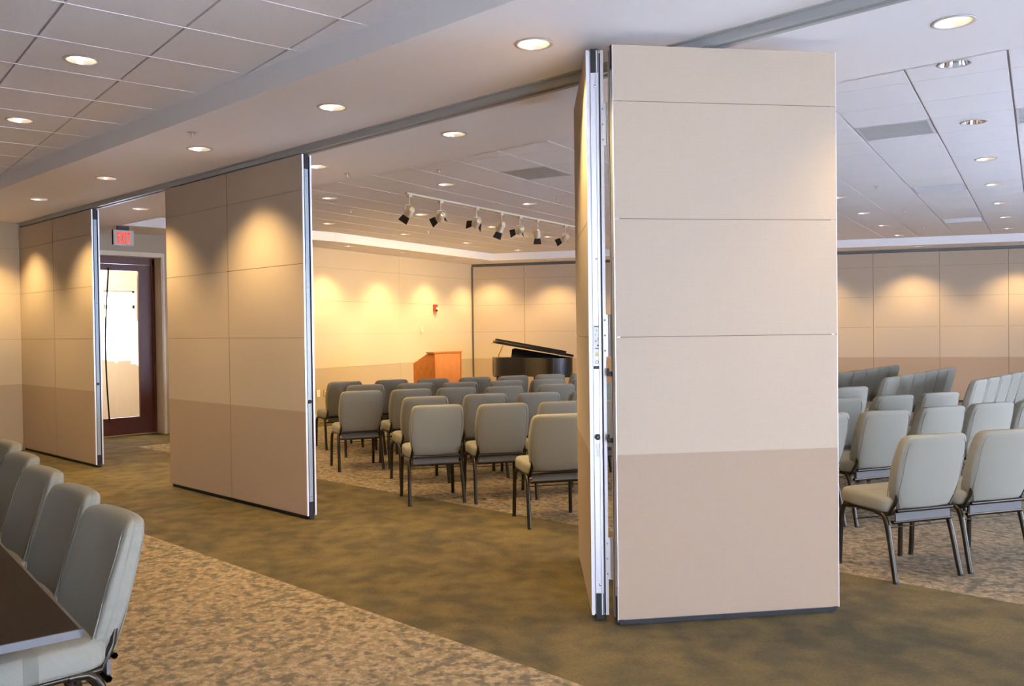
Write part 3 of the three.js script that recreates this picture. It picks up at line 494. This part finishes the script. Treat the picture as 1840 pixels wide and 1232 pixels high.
// rows: [row label, group, facing, [[x, z of the top of the back], ...] from left to right]
const mid = 'chairs of the middle block', right = 'chairs of the right block', side = 'chairs of the far right block';
const rows = [
  ['nearest middle row', mid, [-0.84, -0.54], [[1.80, -1.10]], 'grey stacking chair cut off by the standing panel edge, nearest of middle block'],
  ['second middle row', mid, [-0.85, -0.53], [[0.404, -1.08], [0.774, -1.526], [1.062, -2.013], [1.37, -2.50]]],
  ['third middle row', mid, [-0.88, -0.48], [[-0.427, -1.667], [-0.182, -2.265], [0.139, -2.719], [0.42, -3.22]]],
  ['fourth middle row', mid, [-0.89, -0.455], [[-1.66, -1.81], [-1.41, -2.31], [-1.176, -2.788], [-0.845, -3.226], [-0.60, -3.86], [-0.33, -4.36]]],
  ['fifth middle row', mid, [-0.89, -0.455], [[-2.527, -2.524], [-2.239, -3.088], [-1.88, -3.507], [-1.60, -4.06], [-1.34, -4.56], [-1.08, -5.08]]],
  ['front middle row', mid, [-0.93, -0.36], [[-3.295, -2.776], [-3.08, -3.38], [-2.80, -3.87], [-2.56, -4.43], [-2.34, -4.97], [-2.15, -5.55], [-1.95, -6.1]]],
  ['nearest right row', right, [-0.88, -0.475], [[4.40, -1.47], [4.665, -1.985]]],
  ['second right row', right, [-0.905, -0.425], [[3.36, -2.30], [3.63, -2.79], [3.86, -3.36], [4.07, -3.93], [4.29, -4.46]]],
  ['third right row', right, [-0.91, -0.41], [[2.90, -3.72], [3.16, -4.27], [3.38, -4.85]]],
  ['fourth right row', right, [-0.92, -0.39], [[2.39, -5.17]]],
  ['far side row one', side, [-1, -0.02], [[1.14, -7.55], [1.11, -8.10], [1.08, -8.66], [1.04, -9.22], [1.0, -9.78], [0.95, -10.36]]],
  ['far side row two', side, [-1, -0.0], [[2.08, -7.20], [2.05, -7.77], [2.02, -8.34], [1.99, -8.91], [1.96, -9.48], [1.90, -10.05]]],
  ['far side row three', side, [-1, -0.0], [[3.08, -7.22], [3.07, -7.79], [3.06, -8.36], [3.04, -8.93], [3.02, -9.5]]],
];
const rowText = { 'far side row one': 'sideways row left of the far partition', 'far side row two': 'middle sideways row at right', 'far side row three': 'sideways row at the right picture edge' };
for (const [name, group, [fx, fz], list, own] of rows) list.forEach(([x, z], i) => {
  const far = group === side, t = rowText[name] ?? name, k = far ? `${ORD[i]} from the camera` : `${ORD[i]} from the left`;
  const bend = far ? 0 : (i - (list.length - 1) / 2) * 0.015;
  chair(x, z, fx - bend * fz, fz + bend * fx, own ?? `grey upholstered chair, ${k} in the ${t}`, group);
});
// near hall: chairs drawn up to the dark tables
[[2.84, 2.67], [2.21, 2.575], [1.53, 2.475], [0.86, 2.36], [0.15, 2.23], [-0.60, 2.12]].forEach(([x, z], i) => chair(x, z, -0.05, 1, `sage stacking chair at dark table, ${ORD[i]} from the camera`, 'chairs at the dark tables'));

// ---------------------------------------------------------------- dark folding tables at the left
for (const [k, label] of [[0, 'dark wood folding table with grey edge at the lower left'], [1, 'second dark folding table, behind the nearer one at left']]) {
  const a = 0.135, cx = 3.646 - 0.915 * Math.cos(a) - 1.835 * k * Math.cos(a), cz = 3.109 - 0.915 * Math.sin(a) - 1.835 * k * Math.sin(a);
  const g = thing('folding_table', label, 'table', [cx - 0.38 * Math.sin(a), 0, cz + 0.38 * Math.cos(a)], -a, 'dark folding tables');
  mesh('table_top', box(1.815, 0.022, 0.745, 0, 0.727, 0), M.walnut, g);
  mesh('edge_band', join(box(1.83, 0.022, 0.008, 0, 0.727, 0.376), box(1.83, 0.022, 0.008, 0, 0.727, -0.376), box(0.008, 0.022, 0.76, 0.911, 0.727, 0), box(0.008, 0.022, 0.76, -0.911, 0.727, 0)), M.tableEdge, g);
  mesh('apron', join(box(1.5, 0.04, 0.02, 0, 0.696, 0.30), box(1.5, 0.04, 0.02, 0, 0.696, -0.30)), M.black, g);
  for (const sx of [-1, 1]) {
    mesh('leg', join(polyline([[sx * 0.62, 0.70, -0.09], [sx * 0.62, 0.04, -0.09]], 0.014), polyline([[sx * 0.62, 0.70, 0.09], [sx * 0.62, 0.04, 0.09]], 0.014)), M.black, g);
    mesh('foot', new RoundedBoxGeometry(0.045, 0.035, 0.60, 2, 0.012).translate(sx * 0.62, 0.0195, 0), M.black, g); mesh('brace', polyline([[sx * 0.62, 0.40, 0.09], [sx * 0.22, 0.69, 0.09]], 0.008), M.black, g);
  }
}

// ---------------------------------------------------------------- lectern, its front looking along +x (the seats)
{
  const g = thing('lectern', 'orange oak lectern with sloping top at the front', 'lectern', [-4.74, 0, -5.66], 0.02);
  const prof = new THREE.Shape([[-0.25, 0.05], [0.235, 0.05], [0.235, 1.165], [0.10, 1.165], [-0.25, 1.00]].map((p) => new THREE.Vector2(...p)));
  const sideGeo = new THREE.ExtrudeGeometry(prof, { depth: 0.022, bevelEnabled: false }); { const uv = sideGeo.attributes.uv, p = sideGeo.attributes.position; for (let i = 0; i < p.count; i++) uv.setXY(i, p.getX(i), p.getY(i)); }
  for (const z of [-0.30, 0.278]) mesh('side_panel', sideGeo.clone().translate(0, 0, z), M.oak, g);
  mesh('front_panel', box(0.022, 1.11, 0.60, 0.246, 0.61, 0), M.oak, g);
  mesh('top_ledge', box(0.19, 0.022, 0.64, 0.175, 1.178, 0), M.oakEdge, g); mesh('reading_slope', box(0.40, 0.018, 0.556, 0, 0, 0).rotateZ(0.44).translate(-0.075, 1.075, 0), M.oak, g);
  mesh('corner_trim', join(box(0.014, 1.11, 0.02, 0.262, 0.61, -0.292), box(0.014, 1.11, 0.02, 0.262, 0.61, 0.292)), M.oakEdge, g); mesh('shelf', box(0.44, 0.018, 0.556, 0, 0.62, 0), M.oak, g); mesh('plinth', box(0.53, 0.05, 0.62, 0, 0.025, 0), M.oakEdge, g);
}

// ---------------------------------------------------------------- grand piano: keyboard at local -z, straight bass side at local +x, tail at +z
{
  const g = thing('grand_piano', 'black grand piano with raised lid before the far partition', 'piano', [-5.26, 0, -8.60], 0.7573 + 0.12);
  const outline = (k = 0) => { const s = new THREE.Shape(); s.moveTo(-0.71 - k, 0.75 + k); s.lineTo(0.71 + k, 0.75 + k); s.lineTo(0.71 + k, -0.35); s.bezierCurveTo(0.71 + k, -0.68 - k, 0.52, -0.76 - k, 0.33, -0.75 - k); s.bezierCurveTo(0.05 - k, -0.74 - k, 0.06 - k, -0.32 - k, -0.16 - k, -0.10 - k); s.bezierCurveTo(-0.36 - k, 0.08 - k, -0.71 - k, 0.02, -0.71 - k, 0.32); s.closePath(); return s; };
  const rim = outline(); const hole = new THREE.Path(); hole.moveTo(-0.67, 0.42); hole.lineTo(0.67, 0.42); hole.lineTo(0.67, -0.35); hole.bezierCurveTo(0.67, -0.62, 0.50, -0.71, 0.33, -0.71); hole.bezierCurveTo(0.10, -0.70, 0.10, -0.29, -0.13, -0.06); hole.bezierCurveTo(-0.33, 0.12, -0.67, 0.08, -0.67, 0.32); hole.closePath();
  const holed = outline(); holed.holes.push(hole);
  const flat = (shape, d) => new THREE.ExtrudeGeometry(shape, { depth: d, bevelEnabled: false, curveSegments: 14 }).rotateX(-Math.PI / 2);
  mesh('case_rim', flat(holed, 0.36).translate(0, 0.63, 0), M.lacquer, g); mesh('soundboard', new THREE.ExtrudeGeometry(new THREE.Shape(hole.getPoints(10)), { depth: 0.02, bevelEnabled: false }).rotateX(-Math.PI / 2).translate(0, 0.66, 0), M.gold, g);
  const plateShape = new THREE.Shape(hole.getPoints(10)); mesh('string_plate', new THREE.ExtrudeGeometry(plateShape, { depth: 0.02, bevelEnabled: false }).rotateX(-Math.PI / 2).translate(0, 0.90, 0), M.gold, g);
  mesh('key_bed', box(1.42, 0.07, 0.30, 0, 0.64, -0.60), M.lacquer, g); mesh('fallboard', box(1.18, 0.20, 0.03, 0, 0.84, -0.50), M.lacquer, g);
  for (const s of [-1, 1]) mesh('key_arm', new RoundedBoxGeometry(0.12, 0.30, 0.34, 3, 0.03).translate(s * 0.65, 0.80, -0.62), M.lacquer, g);
  mesh('keys', box(1.18, 0.02, 0.15, 0, 0.715, -0.64), M.ivory, g).userData.kind = 'stuff';
  mesh('music_desk', new THREE.ExtrudeGeometry(new THREE.Shape([[-0.38, 0.98], [0.58, 0.98], [0.58, 1.01], [-0.30, 1.17], [-0.36, 1.15]].map((p) => new THREE.Vector2(...p))), { depth: 0.02, bevelEnabled: false }).translate(0, 0, -0.34), M.ebony, g);
  const lidA = 0.19, lidAt = (geo) => geo.translate(-0.72, 0, 0).rotateZ(-lidA).translate(0.72, 1.0, 0);
  const L = outline(0.015); mesh('lid', lidAt(flat(L, 0.045)), M.ebony, g);
  const flapS = new THREE.Shape([[-0.72, 0.05], [0.66, 0.05], [0.66, 0.43], [-0.72, 0.43]].map((p) => new THREE.Vector2(...p))); mesh('folded_front_lid', lidAt(flat(flapS, 0.045).translate(0, 0.05, 0)), M.ebony, g);
  mesh('prop_stick', polyline([[-0.66, 0.98, -0.22], [-0.56, 1.235, -0.18]], 0.011), M.gold, g); mesh('lid_knob', new THREE.SphereGeometry(0.02, 10, 8).translate(-0.76, 1.29, -0.2), M.brass, g);
  const legG = join(lathe([[0.03, 0.05], [0.035, 0.2], [0.055, 0.55], [0.06, 0.63]], 12), cyl(0.045, 0.03, 0.03, 12, 0, 0.055, 0)); const wheel = cyl(0.025, 0.025, 0.025, 12).rotateZ(Math.PI / 2).translate(0, 0.025, 0);
  for (const [x, z] of [[-0.60, -0.55], [0.60, -0.55], [0.38, 0.50]]) { const l = mesh('leg', legG.clone().translate(x, 0, z), M.lacquer, g); mesh('caster', wheel.clone().translate(x, 0, z), M.brass, l); }
  mesh('pedal_lyre', join(box(0.03, 0.5, 0.03, -0.09, 0.38, -0.40), box(0.03, 0.5, 0.03, 0.09, 0.38, -0.40), box(0.24, 0.06, 0.10, 0, 0.13, -0.42)), M.lacquer, g); for (const x of [-0.06, 0, 0.06]) mesh('pedal', box(0.02, 0.008, 0.09, x, 0.12, -0.50), M.brass, g);
}

// ---------------------------------------------------------------- spotlight track with seven barn-door heads
{
  const a = [-1.985, -2.75], b = [-2.87, -7.05], len = Math.hypot(b[0] - a[0], b[1] - a[1]), rail = tag(mesh('lighting_track', wallBoxLine(a[0], a[1], b[0], b[1], 0.036, T - 0.022, T - 0.0005, 0), M.headWhite, scene), 'cream lighting track on the ceiling carrying seven spotlights', 'lighting track');
  const dir = [(b[0] - a[0]) / len, (b[1] - a[1]) / len];
  const at = [0.06, 0.69, 1.50, 2.11, 2.62, 3.13, 4.00], aims = [[-7.3, 1.5, -5.0], [-7.4, 1.5, -6.2], [-7.6, 1.5, -6.8], [-4.9, 1.2, -5.8], [-8.0, 1.5, -8.0], [-5.5, 1.0, -8.4], [-8.1, 1.6, -9.0]];
  at.forEach((d, i) => {
    const x = a[0] + dir[0] * d, z = a[1] + dir[1] * d, aim = new THREE.Vector3(...aims[i]), g = thing('track_spotlight', `cream track spotlight with black barn doors, ${ORD[i]} from the left`, 'spotlight', [x, T - 0.022, z], 0, 'spotlights on the lighting track');
    mesh('adapter', box(0.05, 0.03, 0.05, 0, -0.014, 0), M.headWhite, g); mesh('stem', join(cyl(0.007, 0.007, 0.10, 8, 0, -0.075, 0)), M.headWhite, g);
    const c = new THREE.Vector3(0, -0.20, 0), dirn = aim.clone().sub(new THREE.Vector3(x, T - 0.222, z)).normalize(), q = new THREE.Quaternion().setFromUnitVectors(new THREE.Vector3(0, 0, 1), dirn), m4 = new THREE.Matrix4().compose(c, q, new THREE.Vector3(1, 1, 1));
    const yaw = Math.atan2(dirn.x, dirn.z);
    mesh('yoke', join(polyline([[-0.062, -0.20, 0], [-0.062, -0.125, 0], [0.062, -0.125, 0], [0.062, -0.20, 0]], 0.005)).rotateY(yaw), M.headWhite, g);
    mesh('can', new THREE.LatheGeometry([[0.018, -0.085], [0.036, -0.08], [0.045, -0.04], [0.052, 0.05], [0.056, 0.055], [0.05, 0.053], [0.04, 0.0]].map((p) => new THREE.Vector2(...p)), 18).rotateX(Math.PI / 2).applyMatrix4(m4), M.headWhite, g);
    mesh('lens', new THREE.CircleGeometry(0.044, 18).translate(0, 0, 0.03).applyMatrix4(m4), M.lens, g);
    const flapG = (k) => { const s = new THREE.Shape([[-0.045, 0], [0.045, 0], [0.06, 0.095], [-0.06, 0.095]].map((p) => new THREE.Vector2(...p))); return new THREE.ExtrudeGeometry(s, { depth: 0.002, bevelEnabled: false }).rotateX(k > 0 ? 0.95 : Math.PI - 0.95 + 0).translate(0, k * 0.05, 0.058).applyMatrix4(new THREE.Matrix4().makeRotationZ(Math.PI / 2 + 0.3 * ((i * 37) % 5 - 2))).applyMatrix4(m4); };
    for (const k of [-1, 1]) mesh('barn_door', flapG(k), M.flap, g);
    const s = new THREE.SpotLight(LAMP, 31, 0, 0.46, 0.7, 2); const p = new THREE.Vector3(x, T - 0.222, z).addScaledVector(dirn, 0.06); s.position.copy(p); s.target.position.copy(aim); s.castShadow = true; s.shadow.radius = 2; s.name = 'spotlight_glow'; scene.add(s, s.target);
  });
}

renderer.render(scene, camera);
